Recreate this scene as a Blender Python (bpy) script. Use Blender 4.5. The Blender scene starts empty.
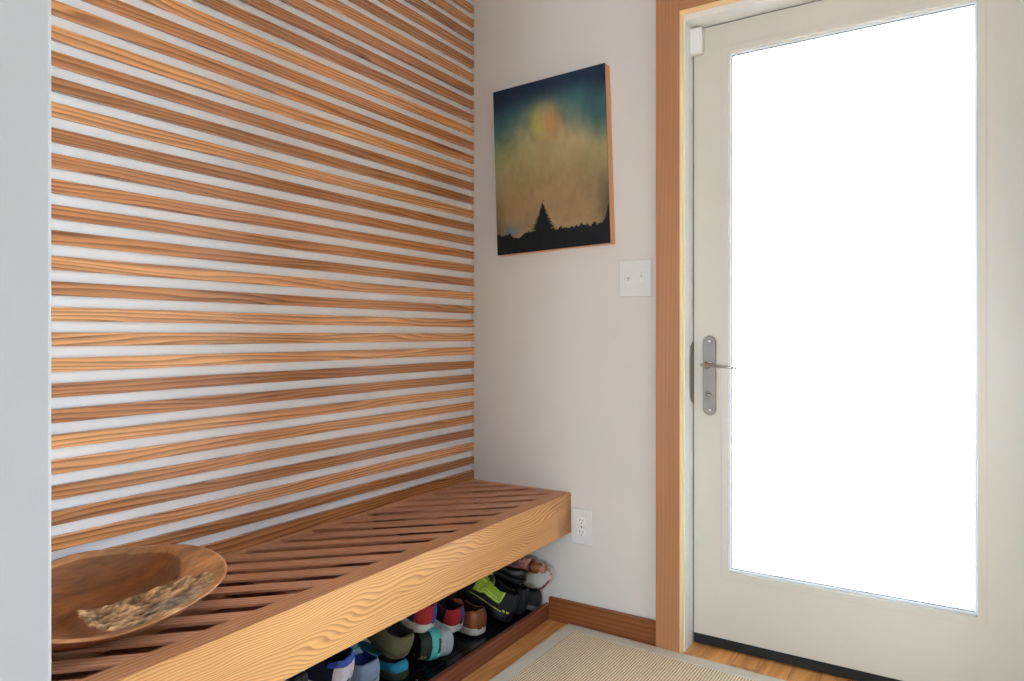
import bpy, bmesh, math, random
from mathutils import Vector, Matrix, noise
R = math.radians
random.seed(7)
scene = bpy.context.scene
COL = scene.collection

# ------------------------------------------------------------------ camera
cam_d = bpy.data.cameras.new('camera'); cam = bpy.data.objects.new('camera', cam_d); COL.objects.link(cam)
F_PX = 692.0; YAW = 32.45; CAM_Y = -2.19; CAM_Z = 1.0286
cam_d.sensor_fit = 'HORIZONTAL'; cam_d.sensor_width = 36.0; cam_d.lens = 36.0 * F_PX / 1024
cam.location = (0, CAM_Y, CAM_Z); cam.rotation_euler = (R(90), 0, R(YAW))
cam_d.shift_y = -(340.5 - 334.5) / 1024; cam_d.clip_start = 0.02
scene.camera = cam

# ------------------------------------------------------------------ sky, exposure, lights
SKY = 24.0
SUN = 30.0
w = bpy.data.worlds.new('overcast_sky'); scene.world = w; w.use_nodes = True
w.node_tree.nodes['Background'].inputs[0].default_value = (0.70, 0.85, 1.0, 1)
w.node_tree.nodes['Background'].inputs[1].default_value = SKY
vs = scene.view_settings
vs.view_transform = 'Standard'; vs.look = 'None'; vs.gamma = 1; vs.exposure = 0.0; vs.use_curve_mapping = False

def area(name, loc, rot, sx, sy, energy, color, portal=False):
    l = bpy.data.lights.new(name, 'AREA'); l.shape = 'RECTANGLE'; l.size = sx; l.size_y = sy
    l.energy = energy; l.color = color
    if portal: l.cycles.is_portal = True
    o = bpy.data.objects.new(name, l); COL.objects.link(o); o.location = loc; o.rotation_euler = rot
    return o
# sky portals in the door glass and in the side window and the added rear fill opening
area('door_portal', (-0.277, 0.16, 1.10), (R(-90), 0, 0), 0.70, 1.72, 1, (1, 1, 1), True)
area('side_window_portal', (2.62, -1.55, 1.35), (0, R(90), 0), 1.2, 1.1, 1, (1, 1, 1), True)
area('rear_fill_portal', (-0.325, -4.62, 0.75), (R(90), 0, 0), 0.95, 1.2, 1, (1, 1, 1), True)
# low sun through the side window: its patch on the oak floor warms the room from below
sl_ = bpy.data.lights.new('sun', 'SUN'); sl_.energy = SUN; sl_.angle = R(1.5); sl_.color = (1.0, 0.96, 0.90)
sun = bpy.data.objects.new('sun', sl_); COL.objects.link(sun)
sun.rotation_euler = Vector((-0.74, 0.16, -0.72)).to_track_quat('-Z', 'Y').to_euler()

# ------------------------------------------------------------------ helpers
def tag(o, label=None, cat=None, group=None, kind=None):
    if label: o['label'] = label
    if cat: o['category'] = cat
    if group: o['group'] = group
    if kind: o['kind'] = kind
    return o

def empty(name, loc=(0, 0, 0), rot=(0, 0, 0), parent=None):
    o = bpy.data.objects.new(name, None); COL.objects.link(o); o.location = loc; o.rotation_euler = rot
    o.empty_display_size = 0.05
    if parent: o.parent = parent
    return o

class MB:
    """collects faces of one mesh"""
    def __init__(s): s.v = []; s.f = []; s.m = []
    def add(s, vs_, fs, mi=0):
        n = len(s.v); s.v += [tuple(v) for v in vs_]
        for f in fs: s.f.append([n + i for i in f]); s.m.append(mi)
    def box(s, x0, x1, y0, y1, z0, z1, mi=0, M=None):
        v = [Vector(p) for p in [(x0,y0,z0),(x1,y0,z0),(x1,y1,z0),(x0,y1,z0),(x0,y0,z1),(x1,y0,z1),(x1,y1,z1),(x0,y1,z1)]]
        if M: v = [M @ p for p in v]
        s.add(v, [(0,3,2,1),(4,5,6,7),(0,1,5,4),(1,2,6,5),(2,3,7,6),(3,0,4,7)], mi); return s
    def prism(s, pts, z0, z1, mi=0, M=None):
        n = len(pts)
        v = [Vector((p[0], p[1], z0)) for p in pts] + [Vector((p[0], p[1], z1)) for p in pts]
        if M: v = [M @ p for p in v]
        s.add(v, [list(range(n))[::-1], list(range(n, 2*n))] + [(i, (i+1) % n, n+(i+1) % n, n+i) for i in range(n)], mi); return s
    def tube(s, path, r, seg=10, mi=0, flat=1.0, closed=False):
        path = [Vector(p) for p in path]; n = len(path); rs = r if isinstance(r, (list, tuple)) else [r]*n
        up = Vector((0, 0, 1)); rings = []; prev = None
        for i, p in enumerate(path):
            a = path[(i-1) % n] if (closed or i > 0) else p
            b = path[(i+1) % n] if (closed or i < n-1) else p
            t = (b - a).normalized()
            if prev is None:
                side = t.cross(up)
                if side.length < 0.2: side = t.cross(Vector((1, 0, 0)))
            else: side = prev - t * prev.dot(t)
            side.normalize(); prev = side; nn = side.cross(t)
            rings.append([p + side*math.cos(k*2*math.pi/seg)*rs[i] + nn*math.sin(k*2*math.pi/seg)*rs[i]*flat for k in range(seg)])
        v = [q for rg in rings for q in rg]; f = []
        for i in range(n if closed else n-1):
            for k in range(seg):
                a0 = i*seg; b0 = ((i+1) % n)*seg
                f.append((a0+k, a0+(k+1) % seg, b0+(k+1) % seg, b0+k))
        if not closed: f += [list(range(seg)), list(range((n-1)*seg, n*seg))[::-1]]
        s.add(v, f, mi); return s
    def lathe(s, prof, seg=24, mi=0, M=None, caps=True):
        v = []; f = []; n = len(prof)
        for (r, z) in prof:
            for k in range(seg):
                a = k*2*math.pi/seg; v.append(Vector((r*math.cos(a), r*math.sin(a), z)))
        if M: v = [M @ p for p in v]
        for i in range(n-1):
            for k in range(seg): f.append((i*seg+k, i*seg+(k+1) % seg, (i+1)*seg+(k+1) % seg, (i+1)*seg+k))
        if caps: f += [list(range(seg))[::-1], list(range((n-1)*seg, n*seg))]
        s.add(v, f, mi); return s
    def grid(s, rows, mi=0, wrap=False, skip=None):
        n = len(rows); m = len(rows[0]); base = [p for r_ in rows for p in r_]; f = []
        for i in range(n-1):
            for k in range(m if wrap else m-1):
                if skip and skip(i, k): continue
                f.append((i*m+k, i*m+(k+1) % m, (i+1)*m+(k+1) % m, (i+1)*m+k))
        s.add(base, f, mi); return s
    def build(s, name, mats, parent=None, smooth=False, bevel=0, loc=None, rot=None, subsurf=0, solid=0, fix=True, angle=40):
        me = bpy.data.meshes.new(name); me.from_pydata(s.v, [], s.f); me.update()
        if not isinstance(mats, (list, tuple)): mats = [mats]
        for m in mats: me.materials.append(m)
        for p, mi in zip(me.polygons, s.m): p.material_index = mi
        if fix:
            bm = bmesh.new(); bm.from_mesh(me)
            bmesh.ops.remove_doubles(bm, verts=bm.verts, dist=1e-6)
            bmesh.ops.recalc_face_normals(bm, faces=bm.faces); bm.to_mesh(me); bm.free()
        o = bpy.data.objects.new(name, me); COL.objects.link(o)
        if loc: o.location = loc
        if rot: o.rotation_euler = rot
        if parent: o.parent = parent
        if solid:
            sm = o.modifiers.new('solid', 'SOLIDIFY'); sm.thickness = solid; sm.offset = 0
        if bevel:
            b = o.modifiers.new('bevel', 'BEVEL'); b.width = bevel; b.segments = 2; b.limit_method = 'ANGLE'; b.angle_limit = R(40)
        if subsurf:
            ss = o.modifiers.new('sub', 'SUBSURF'); ss.levels = subsurf; ss.render_levels = subsurf
        if smooth or bevel:
            for p in me.polygons: p.use_smooth = True
            if not subsurf:
                me.set_sharp_from_angle(angle=R(angle))
        return o

# ------------------------------------------------------------------ materials
def srgb(r, g, b):
    f = lambda c: (c/255/12.92) if c/255 <= 0.04045 else ((c/255+0.055)/1.055)**2.4
    return (f(r), f(g), f(b), 1)

def newmat(name):
    m = bpy.data.materials.new(name); m.use_nodes = True
    nt = m.node_tree; b = nt.nodes['Principled BSDF']
    return m, nt, b

def N(nt, typ, **kw):
    n = nt.nodes.new(typ)
    for k, v in kw.items(): setattr(n, k, v)
    return n

def plain(name, col, rough=0.5, metal=0.0, spec=0.5, var=0.06, scale=30, bump=0.0, bscale=200, alpha=None, coat=0):
    """slightly mottled procedural colour"""
    m, nt, b = newmat(name)
    tc = N(nt, 'ShaderNodeTexCoord'); nz = N(nt, 'ShaderNodeTexNoise'); nz.inputs['Scale'].default_value = scale; nz.inputs['Detail'].default_value = 4
    nt.links.new(tc.outputs['Object'], nz.inputs['Vector'])
    mr = N(nt, 'ShaderNodeMapRange'); mr.inputs[3].default_value = 1-var; mr.inputs[4].default_value = 1+var
    mr.inputs[1].default_value = 0.3; mr.inputs[2].default_value = 0.7
    nt.links.new(nz.outputs[0], mr.inputs[0])
    mx = N(nt, 'ShaderNodeVectorMath', operation='SCALE'); mx.inputs[0].default_value = col[:3]
    nt.links.new(mr.outputs[0], mx.inputs['Scale']); nt.links.new(mx.outputs[0], b.inputs['Base Color'])
    b.inputs['Roughness'].default_value = rough; b.inputs['Metallic'].default_value = metal
    b.inputs['Specular IOR Level'].default_value = spec; b.inputs['Coat Weight'].default_value = coat
    if bump:
        n2 = N(nt, 'ShaderNodeTexNoise'); n2.inputs['Scale'].default_value = bscale; n2.inputs['Detail'].default_value = 3
        nt.links.new(tc.outputs['Object'], n2.inputs['Vector'])
        bp = N(nt, 'ShaderNodeBump'); bp.inputs['Strength'].default_value = bump; bp.inputs['Distance'].default_value = 0.002
        nt.links.new(n2.outputs[0], bp.inputs['Height']); nt.links.new(bp.outputs[0], b.inputs['Normal'])
    return m

def wood(name, light, dark, axis='Y', cross='Z', freq=60, figure=4.0, stretch=0.12, nscale=6.0, rough=0.35, use_color=False, coat=0.0, streak=0.25, sharp=2.0, spec=0.5, contrast=1.0):
    """flat sawn softwood: growth lines = contour lines of (cross coordinate + stretched noise)"""
    m, nt, b = newmat(name); L = nt.links.new
    tc = N(nt, 'ShaderNodeTexCoord'); oi = N(nt, 'ShaderNodeObjectInfo')
    off = N(nt, 'ShaderNodeVectorMath', operation='SCALE'); off.inputs[0].default_value = (7.1, 13.7, 5.3)
    L(oi.outputs['Random'], off.inputs['Scale'])
    add = N(nt, 'ShaderNodeVectorMath', operation='ADD'); L(tc.outputs['Object'], add.inputs[0]); L(off.outputs[0], add.inputs[1])
    sc = N(nt, 'ShaderNodeVectorMath', operation='MULTIPLY')
    s3 = {'X': (stretch, 1, 1), 'Y': (1, stretch, 1), 'Z': (1, 1, stretch)}[axis]; sc.inputs[1].default_value = s3
    L(add.outputs[0], sc.inputs[0])
    n1 = N(nt, 'ShaderNodeTexNoise'); n1.inputs['Scale'].default_value = nscale; n1.inputs['Detail'].default_value = 2.5; n1.inputs['Roughness'].default_value = 0.45
    L(sc.outputs[0], n1.inputs['Vector'])
    sep = N(nt, 'ShaderNodeSeparateXYZ'); L(add.outputs[0], sep.inputs[0])
    a = N(nt, 'ShaderNodeMath', operation='MULTIPLY'); L(sep.outputs[cross], a.inputs[0]); a.inputs[1].default_value = freq
    c = N(nt, 'ShaderNodeMath', operation='MULTIPLY_ADD'); L(n1.outputs[0], c.inputs[0]); c.inputs[1].default_value = figure; L(a.outputs[0], c.inputs[2])
    fr = N(nt, 'ShaderNodeMath', operation='FRACT'); L(c.outputs[0], fr.inputs[0])
    pw = N(nt, 'ShaderNodeMath', operation='POWER'); L(fr.outputs[0], pw.inputs[0]); pw.inputs[1].default_value = sharp
    # smooth the falling edge of the saw tooth
    inv = N(nt, 'ShaderNodeMapRange'); L(fr.outputs[0], inv.inputs[0]); inv.inputs[1].default_value = 0.86; inv.inputs[2].default_value = 1.0; inv.inputs[3].default_value = 1; inv.inputs[4].default_value = 0
    gr = N(nt, 'ShaderNodeMath', operation='MULTIPLY'); L(pw.outputs[0], gr.inputs[0]); L(inv.outputs[0], gr.inputs[1])
    # fine fibres
    sc2 = N(nt, 'ShaderNodeVectorMath', operation='MULTIPLY'); sc2.inputs[1].default_value = {'X': (3, 160, 160), 'Y': (160, 3, 160), 'Z': (160, 160, 3)}[axis]
    L(add.outputs[0], sc2.inputs[0])
    n2 = N(nt, 'ShaderNodeTexNoise'); n2.inputs['Scale'].default_value = 1.0; n2.inputs['Detail'].default_value = 3; L(sc2.outputs[0], n2.inputs['Vector'])
    # broad tone drift
    sc3 = N(nt, 'ShaderNodeVectorMath', operation='MULTIPLY'); sc3.inputs[1].default_value = {'X': (1.2, 9, 9), 'Y': (9, 1.2, 9), 'Z': (9, 9, 1.2)}[axis]
    L(add.outputs[0], sc3.inputs[0])
    n3 = N(nt, 'ShaderNodeTexNoise'); n3.inputs['Scale'].default_value = 1.0; n3.inputs['Detail'].default_value = 2; L(sc3.outputs[0], n3.inputs['Vector'])
    f1 = N(nt, 'ShaderNodeMath', operation='MULTIPLY_ADD'); L(gr.outputs[0], f1.inputs[0]); f1.inputs[1].default_value = 0.85*contrast
    t2 = N(nt, 'ShaderNodeMath', operation='MULTIPLY_ADD'); L(n2.outputs[0], t2.inputs[0]); t2.inputs[1].default_value = streak; t2.inputs[2].default_value = -streak*0.42
    L(t2.outputs[0], f1.inputs[2])
    f2 = N(nt, 'ShaderNodeMath', operation='MULTIPLY_ADD'); L(n3.outputs[0], f2.inputs[0]); f2.inputs[1].default_value = 0.5; f2.inputs[2].default_value = -0.2
    f3 = N(nt, 'ShaderNodeMath', operation='ADD', use_clamp=True); L(f1.outputs[0], f3.inputs[0]); L(f2.outputs[0], f3.inputs[1])
    mix = N(nt, 'ShaderNodeMix', data_type='RGBA'); L(f3.outputs[0], mix.inputs[0])
    mix.inputs[6].default_value = light; mix.inputs[7].default_value = dark
    out = mix.outputs[2]
    if use_color:
        mm = N(nt, 'ShaderNodeMix', data_type='RGBA', blend_type='MULTIPLY'); mm.inputs[0].default_value = 1
        L(out, mm.inputs[6]); L(oi.outputs['Color'], mm.inputs[7]); out = mm.outputs[2]
    L(out, b.inputs['Base Color']); b.inputs['Roughness'].default_value = rough; b.inputs['Coat Weight'].default_value = coat
    b.inputs['Specular IOR Level'].default_value = spec
    bp = N(nt, 'ShaderNodeBump'); bp.inputs['Strength'].default_value = 0.15; bp.inputs['Distance'].default_value = 0.001
    L(gr.outputs[0], bp.inputs['Height']); L(bp.outputs[0], b.inputs['Normal'])
    return m

M = {}
M['wall'] = plain('painted_plaster', (0.43, 0.43, 0.435, 1), 0.85, var=0.015, scale=3, bump=0.08, bscale=350, spec=0.25)
M['wall_warm'] = plain('warm_white_plaster', (0.69, 0.635, 0.575, 1), 0.85, var=0.015, scale=3, bump=0.08, bscale=350, spec=0.25)
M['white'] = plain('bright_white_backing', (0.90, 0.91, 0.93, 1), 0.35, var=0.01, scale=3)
M['ceil'] = plain('ceiling_paint', (0.70, 0.69, 0.67, 1), 0.9, var=0.01, scale=2)
M['door'] = plain('door_paint', (0.635, 0.59, 0.505, 1), 0.38, var=0.012, scale=4)
M['jamb'] = plain('jamb_paint', (0.78, 0.78, 0.76, 1), 0.4, var=0.012, scale=4)
M['fir'] = wood('fir_slat', srgb(250, 182, 120), srgb(108, 48, 18), 'Y', 'Z', freq=95, figure=6.5, stretch=0.09, nscale=15, rough=0.24, use_color=True, streak=0.75, spec=0.7, sharp=1.5, contrast=0.95, coat=0.5)
M['front'] = wood('fir_front_board', srgb(232, 176, 110), srgb(146, 70, 24), 'Y', 'Z', freq=130, figure=36, stretch=0.30, nscale=5.0, rough=0.38, streak=0.35, sharp=2.2, spec=0.5, contrast=1.0)
# darker heartwood figure toward the wall end of the front board
def heart(m):
    nt = m.node_tree; L = nt.links.new; b = nt.nodes['Principled BSDF']; src = b.inputs['Base Color'].links[0].from_socket
    tc = N(nt, 'ShaderNodeTexCoord'); sep = N(nt, 'ShaderNodeSeparateXYZ'); L(tc.outputs['Object'], sep.inputs[0])
    nz = N(nt, 'ShaderNodeTexNoise'); nz.inputs['Scale'].default_value = 9; nz.inputs['Detail'].default_value = 3; L(tc.outputs['Object'], nz.inputs['Vector'])
    a = N(nt, 'ShaderNodeMath', operation='MULTIPLY_ADD'); L(nz.outputs[0], a.inputs[0]); a.inputs[1].default_value = 0.22; L(sep.outputs['Y'], a.inputs[2])
    mr = N(nt, 'ShaderNodeMapRange'); L(a.outputs[0], mr.inputs[0]); mr.inputs[1].default_value = 0.0-0.02; mr.inputs[2].default_value = 0.09; mr.inputs[3].default_value = 0; mr.inputs[4].default_value = 0.85
    mx = N(nt, 'ShaderNodeMix', data_type='RGBA', blend_type='MULTIPLY'); L(mr.outputs[0], mx.inputs[0]); L(src, mx.inputs[6]); mx.inputs[7].default_value = (0.50, 0.34, 0.24, 1)
    L(mx.outputs[2], b.inputs['Base Color'])
heart(M['front'])
M['bench'] = wood('bench_top_wood', srgb(216, 152, 108), srgb(140, 82, 50), 'Y', 'X', freq=90, figure=6, stretch=0.08, nscale=5, rough=0.45, streak=0.3)
M['bslat'] = wood('bench_slat_wood', srgb(220, 156, 118), srgb(140, 80, 52), 'X', 'Y', freq=90, figure=6, stretch=0.08, nscale=5, rough=0.45, streak=0.3)
M['casing'] = wood('casing_wood', srgb(184, 126, 82), srgb(146, 92, 54), 'Z', 'X', freq=70, figure=6, stretch=0.10, nscale=5, rough=0.4, streak=0.4, contrast=0.45)
M['casing_h'] = wood('casing_wood_head', srgb(184, 126, 82), srgb(146, 92, 54), 'X', 'Z', freq=70, figure=6, stretch=0.10, nscale=5, rough=0.4, streak=0.4, contrast=0.45)
M['base'] = wood('baseboard_wood', srgb(148, 84, 40), srgb(100, 52, 24), 'X', 'Z', freq=70, figure=5, stretch=0.10, nscale=5, rough=0.4, streak=0.35)
M['lip'] = wood('shelf_lip_wood', srgb(136, 78, 54), srgb(88, 44, 28), 'Y', 'Z', freq=60, figure=4, stretch=0.10, nscale=5, rough=0.4, streak=0.3)
M['black_gloss'] = plain('black_plastic', (0.012, 0.012, 0.013, 1), 0.22, var=0.2, bump=0.35, bscale=60)
M['black_rubber'] = plain('black_rubber', (0.007, 0.0065, 0.006, 1), 0.7)
M['nickel'] = plain('brushed_nickel', (0.27, 0.24, 0.21, 1), 0.40, metal=1.0, var=0.05)
M['nickel_l'] = plain('polished_nickel', (0.50, 0.47, 0.43, 1), 0.2, metal=1.0, var=0.03)
M['plate'] = plain('switch_plastic', (0.72, 0.69, 0.65, 1), 0.35, var=0.01)
M['sensor'] = plain('sensor_plastic', (0.78, 0.76, 0.71, 1), 0.4, var=0.01)
M['dark'] = plain('dark_slot', (0.03, 0.025, 0.02, 1), 0.6)
M['strip'] = plain('grey_weatherstrip', (0.10, 0.095, 0.09, 1), 0.7)

def floor_mat():
    m, nt, b = newmat('oak_floor'); L = nt.links.new
    tc = N(nt, 'ShaderNodeTexCoord')
    rot = N(nt, 'ShaderNodeMapping'); rot.inputs['Rotation'].default_value = (0, 0, R(90)); L(tc.outputs['Object'], rot.inputs[0])
    br = N(nt, 'ShaderNodeTexBrick'); br.offset = 0.37; br.inputs['Scale'].default_value = 1.0
    br.inputs['Brick Width'].default_value = 0.9; br.inputs['Row Height'].default_value = 0.083; br.inputs['Mortar Size'].default_value = 0.0008
    br.inputs['Color1'].default_value = (0, 0, 0, 1); br.inputs['Color2'].default_value = (1, 1, 1, 1); br.inputs['Mortar'].default_value = (0.5, 0.5, 0.5, 1)
    br.inputs['Mortar Smooth'].default_value = 0.3
    L(rot.outputs[0], br.inputs['Vector'])
    # per-board offset of the grain
    sep = N(nt, 'ShaderNodeSeparateColor'); L(br.outputs['Color'], sep.inputs[0])
    sc = N(nt, 'ShaderNodeVectorMath', operation='MULTIPLY'); sc.inputs[1].default_value = (1, 0.10, 1); L(tc.outputs['Object'], sc.inputs[0])
    cmb = N(nt, 'ShaderNodeCombineXYZ'); k = N(nt, 'ShaderNodeMath', operation='MULTIPLY'); k.inputs[1].default_value = 9; L(sep.outputs[0], k.inputs[0]); L(k.outputs[0], cmb.inputs[2])
    ad = N(nt, 'ShaderNodeVectorMath', operation='ADD'); L(sc.outputs[0], ad.inputs[0]); L(cmb.outputs[0], ad.inputs[1])
    n1 = N(nt, 'ShaderNodeTexNoise'); n1.inputs['Scale'].default_value = 9; n1.inputs['Detail'].default_value = 3; L(ad.outputs[0], n1.inputs['Vector'])
    c = N(nt, 'ShaderNodeMath', operation='MULTIPLY'); c.inputs[1].default_value = 9; L(n1.outputs[0], c.inputs[0])
    fr = N(nt, 'ShaderNodeMath', operation='PINGPONG'); fr.inputs[1].default_value = 0.5; L(c.outputs[0], fr.inputs[0])
    sc2 = N(nt, 'ShaderNodeVectorMath', operation='MULTIPLY'); sc2.inputs[1].default_value = (220, 6, 1); L(tc.outputs['Object'], sc2.inputs[0])
    n2 = N(nt, 'ShaderNodeTexNoise'); n2.inputs['Scale'].default_value = 1; n2.inputs['Detail'].default_value = 3; L(sc2.outputs[0], n2.inputs['Vector'])
    f = N(nt, 'ShaderNodeMath', operation='MULTIPLY_ADD', use_clamp=True); L(fr.outputs[0], f.inputs[0]); f.inputs[1].default_value = 0.9; 
    f0 = N(nt, 'ShaderNodeMath', operation='MULTIPLY_ADD'); L(n2.outputs[0], f0.inputs[0]); f0.inputs[1].default_value = 0.6; f0.inputs[2].default_value = -0.15; L(f0.outputs[0], f.inputs[2])
    mix = N(nt, 'ShaderNodeMix', data_type='RGBA'); L(f.outputs[0], mix.inputs[0]); mix.inputs[6].default_value = srgb(250, 184, 110); mix.inputs[7].default_value = srgb(186, 106, 46)
    tone = N(nt, 'ShaderNodeMapRange'); tone.inputs[3].default_value = 0.72; tone.inputs[4].default_value = 1.08; L(sep.outputs[0], tone.inputs[0])
    mu = N(nt, 'ShaderNodeVectorMath', operation='SCALE'); L(mix.outputs[2], mu.inputs[0]); L(tone.outputs[0], mu.inputs['Scale'])
    gap = N(nt, 'ShaderNodeMix', data_type='RGBA'); L(br.outputs['Fac'], gap.inputs[0]); L(mu.outputs[0], gap.inputs[6]); gap.inputs[7].default_value = srgb(140, 84, 42)
    L(gap.outputs[2], b.inputs['Base Color']); b.inputs['Roughness'].default_value = 0.38
    return m
M['floor'] = floor_mat()

def glass_mat():
    m, nt, b = newmat('window_glass'); L = nt.links.new
    nt.nodes.remove(b); out = nt.nodes['Material Output']
    tr = N(nt, 'ShaderNodeBsdfTransparent'); tr.inputs[0].default_value = (0.96, 0.98, 0.98, 1)
    gl = N(nt, 'ShaderNodeBsdfGlossy'); gl.inputs['Roughness'].default_value = 0.02
    fr = N(nt, 'ShaderNodeFresnel'); fr.inputs[0].default_value = 1.45
    mx = N(nt, 'ShaderNodeMixShader'); L(fr.outputs[0], mx.inputs[0]); L(tr.outputs[0], mx.inputs[1]); L(gl.outputs[0], mx.inputs[2]); L(mx.outputs[0], out.inputs[0])
    return m
M['glass'] = glass_mat()

# ------------------------------------------------------------------ room shell
XW = -1.5785            # plaster behind the slats
CEIL = 2.50
ROOM_X = 2.50; ROOM_Y = -4.50
STUB_X = -1.0; STUB_Y = -1.7440
def struct(o): o['kind'] = 'structure'; return o
struct(MB().box(XW-0.12, ROOM_X+0.12, ROOM_Y-0.12, 0.20, -0.10, 0.0).build('floor', M['floor']))
struct(MB().box(XW-0.12, ROOM_X+0.12, ROOM_Y-0.12, 0.20, CEIL, CEIL+0.1).build('ceiling', M['ceil']))
DX0, DX1, DZ1 = -0.757, 0.213, 2.095      # rough opening of the door
b = MB(); b.box(XW-0.12, DX0, 0, 0.20, 0, CEIL); b.box(DX1, ROOM_X+0.12, 0, 0.20, 0, CEIL); b.box(DX0, DX1, 0, 0.20, DZ1, CEIL)
struct(b.build('wall_back', M['wall_warm']))
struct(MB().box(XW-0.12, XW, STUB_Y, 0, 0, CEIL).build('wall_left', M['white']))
struct(MB().box(XW-0.12, STUB_X, ROOM_Y, STUB_Y, 0, CEIL).build('wall_left_front', M['wall'], bevel=0.007))
WY0, WY1, WZ0, WZ1 = -2.1, -1.0, 0.75, 1.95
b = MB(); b.box(ROOM_X, ROOM_X+0.12, ROOM_Y-0.12, WY0, 0, CEIL); b.box(ROOM_X, ROOM_X+0.12, WY1, 0.0, 0, CEIL)
b.box(ROOM_X, ROOM_X+0.12, WY0, WY1, 0, WZ0); b.box(ROOM_X, ROOM_X+0.12, WY0, WY1, WZ1, CEIL)
struct(b.build('wall_right', M['wall']))
VX0, VX1, VZ0, VZ1 = -0.80, 0.15, 0.15, 1.35  # unseen rear opening, added as frontal fill for the back wall
b = MB(); b.box(XW-0.12, VX0, ROOM_Y-0.12, ROOM_Y, 0, CEIL); b.box(VX1, ROOM_X, ROOM_Y-0.12, ROOM_Y, 0, CEIL)
b.box(VX0, VX1, ROOM_Y-0.12, ROOM_Y, 0, VZ0); b.box(VX0, VX1, ROOM_Y-0.12, ROOM_Y, VZ1, CEIL)
struct(b.build('wall_front', M['wall']))
# unseen blockers added outside the side window: they leave only a band of sky, where the sun stands
M['outside'] = plain('unseen_dark', (0.06, 0.055, 0.05, 1), 0.9)
struct(MB().box(5.0, 5.2, -8, 0.0, -0.2, 2.55).build('sky_blocker_wall', M['outside']))
struct(MB().box(ROOM_X+0.12, 3.25, -5, -0.2, 2.62, 2.72).build('sky_blocker_eave', M['outside']))
struct(MB().box(ROOM_X+0.12, 5.0, -8, 0.0, -0.2, -0.12).build('ground_side', M['outside']))
# ground outside the door, made near-white so the lower glass reads white
M['paving'] = plain('bright_ground', (0.8, 0.8, 0.8, 1), 0.8, var=0.03, scale=2)
struct(MB().box(-12, 12, 0.20, 16, -0.2, -0.12).build('ground', M['paving']))

# ------------------------------------------------------------------ door, frame, casing
CX0, CX1, CT = -0.8165, -0.7370, 0.032
CXR0, CXR1 = 0.193, 0.280
CZ0, CZ1 = 2.066, 2.153
struct(MB().box(CX0, CX1, -CT, 0, 0, CZ1).build('trim_1', M['casing'], bevel=0.0015))
struct(MB().box(CX1+0.0003, CXR1, -CT, 0, CZ0, CZ1).build('trim_2', M['casing_h'], bevel=0.0015))
struct(MB().box(CXR0, CXR1, -CT, 0, 0, CZ0-0.0003).build('trim_3', M['casing'], bevel=0.0015))
M['edge'] = wood('lit_edge_wood', srgb(252, 216, 160), srgb(226, 176, 116), 'Z', 'Y', freq=60, figure=3, rough=0.4, contrast=0.4)  # light from the door glass on the casing's inner face, coloured in as pale strips
struct(MB().box(CX1+0.0004, -0.7336, -0.031, 0, 0, CZ0-0.0003).build('lit_edge_side', M['edge']))
struct(MB().box(-0.7336, CXR0-0.0004, -0.031, 0, CZ0-0.0034, CZ0-0.0003).build('lit_edge_head', M['edge']))
JX0, JX1, JZ = -0.7300, 0.1860, 2.046
fr = MB(); fr.box(DX0+.001, JX0, 0.0005, 0.20, 0.0, JZ+0.048); fr.box(JX1, DX1-.001, 0.0005, 0.20, 0.0, JZ+0.048); fr.box(JX0, JX1, 0.0005, 0.20, JZ, JZ+0.048)
# stop behind the door
fr.box(JX0, JX0+0.014, 0.137, 0.2, 0, JZ); fr.box(JX1-0.014, JX1, 0.137, 0.2, 0, JZ); fr.box(JX0+0.014, JX1-0.014, 0.137, 0.2, JZ-0.014, JZ)
jam = struct(fr.build('trim_4', M['jamb'])); 
# strike plate on the latch jamb
sp = MB(); sp.prism([(0.055, 0.815), (0.078, 0.80), (0.0895, 0.80), (0.0895, 1.005), (0.078, 1.005), (0.055, 0.99), (0.048, 0.95), (0.048, 0.855)], 0, 0.002,
                    M=Matrix(((0, 0, 1, JX0), (1, 0, 0, 0), (0, 1, 0, 0), (0, 0, 0, 1))))
tag(sp.build('strike_plate', M['nickel'], jam), 'dark metal strike plate')
wsb = MB(); wsb.box(JX0, JX0+0.0032, 0.088, 0.135, 0.036, JZ); wsb.box(JX0, JX1, 0.088, 0.135, JZ-0.0035, JZ)
wsb.build('weatherstrip', M['strip'], jam)

door = struct(empty('door_1', (JX0+0.0035, 0.085, 0.036)))
DW, DH, DT = JX1-0.003-(JX0+0.0035), JZ-0.0038-0.036, 0.045
gx0, gx1, gz0, gz1 = -0.6140-door.location.x, 0.0590-door.location.x, 0.2570-0.036, 1.9460-0.036
b = MB(); b.box(0, gx0, 0, DT, 0, DH); b.box(gx1, DW, 0, DT, 0, DH); b.box(gx0, gx1, 0, DT, 0, gz0); b.box(gx0, gx1, 0, DT, gz1, DH)
sl = b.build('door_leaf', M['door'], door, fix=True)
# glazing bead : a frame 17 mm wide standing 2.5 mm proud with a fine groove outside it
def frame(x0, x1, z0, z1, wd, y0, y1):
    b = MB(); b.box(x0-wd, x0, y0, y1, z0-wd, z1+wd); b.box(x1, x1+wd, y0, y1, z0-wd, z1+wd); b.box(x0, x1, y0, y1, z0-wd, z0); b.box(x0, x1, y0, y1, z1, z1+wd); return b
frame(gx0, gx1, gz0, gz1, 0.021, -0.0022, 0.0).build('glazing_bead', M['door'], door, bevel=0.001)
frame(gx0+0.0105, gx1-0.0105, gz0+0.0105, gz1-0.0105, 0.0030, 0.0160, 0.0195).build('glazing_spacer', M['strip'], door)
frame(gx0+0.0072, gx1-0.0072, gz0+0.0072, gz1-0.0072, 0.0070, 0.0165, 0.0195).build('glazing_lip', M['white'], door)
MB().box(gx0, gx1, 0.020, 0.024, gz0, gz1).build('glass', M['glass'], door)
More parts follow.
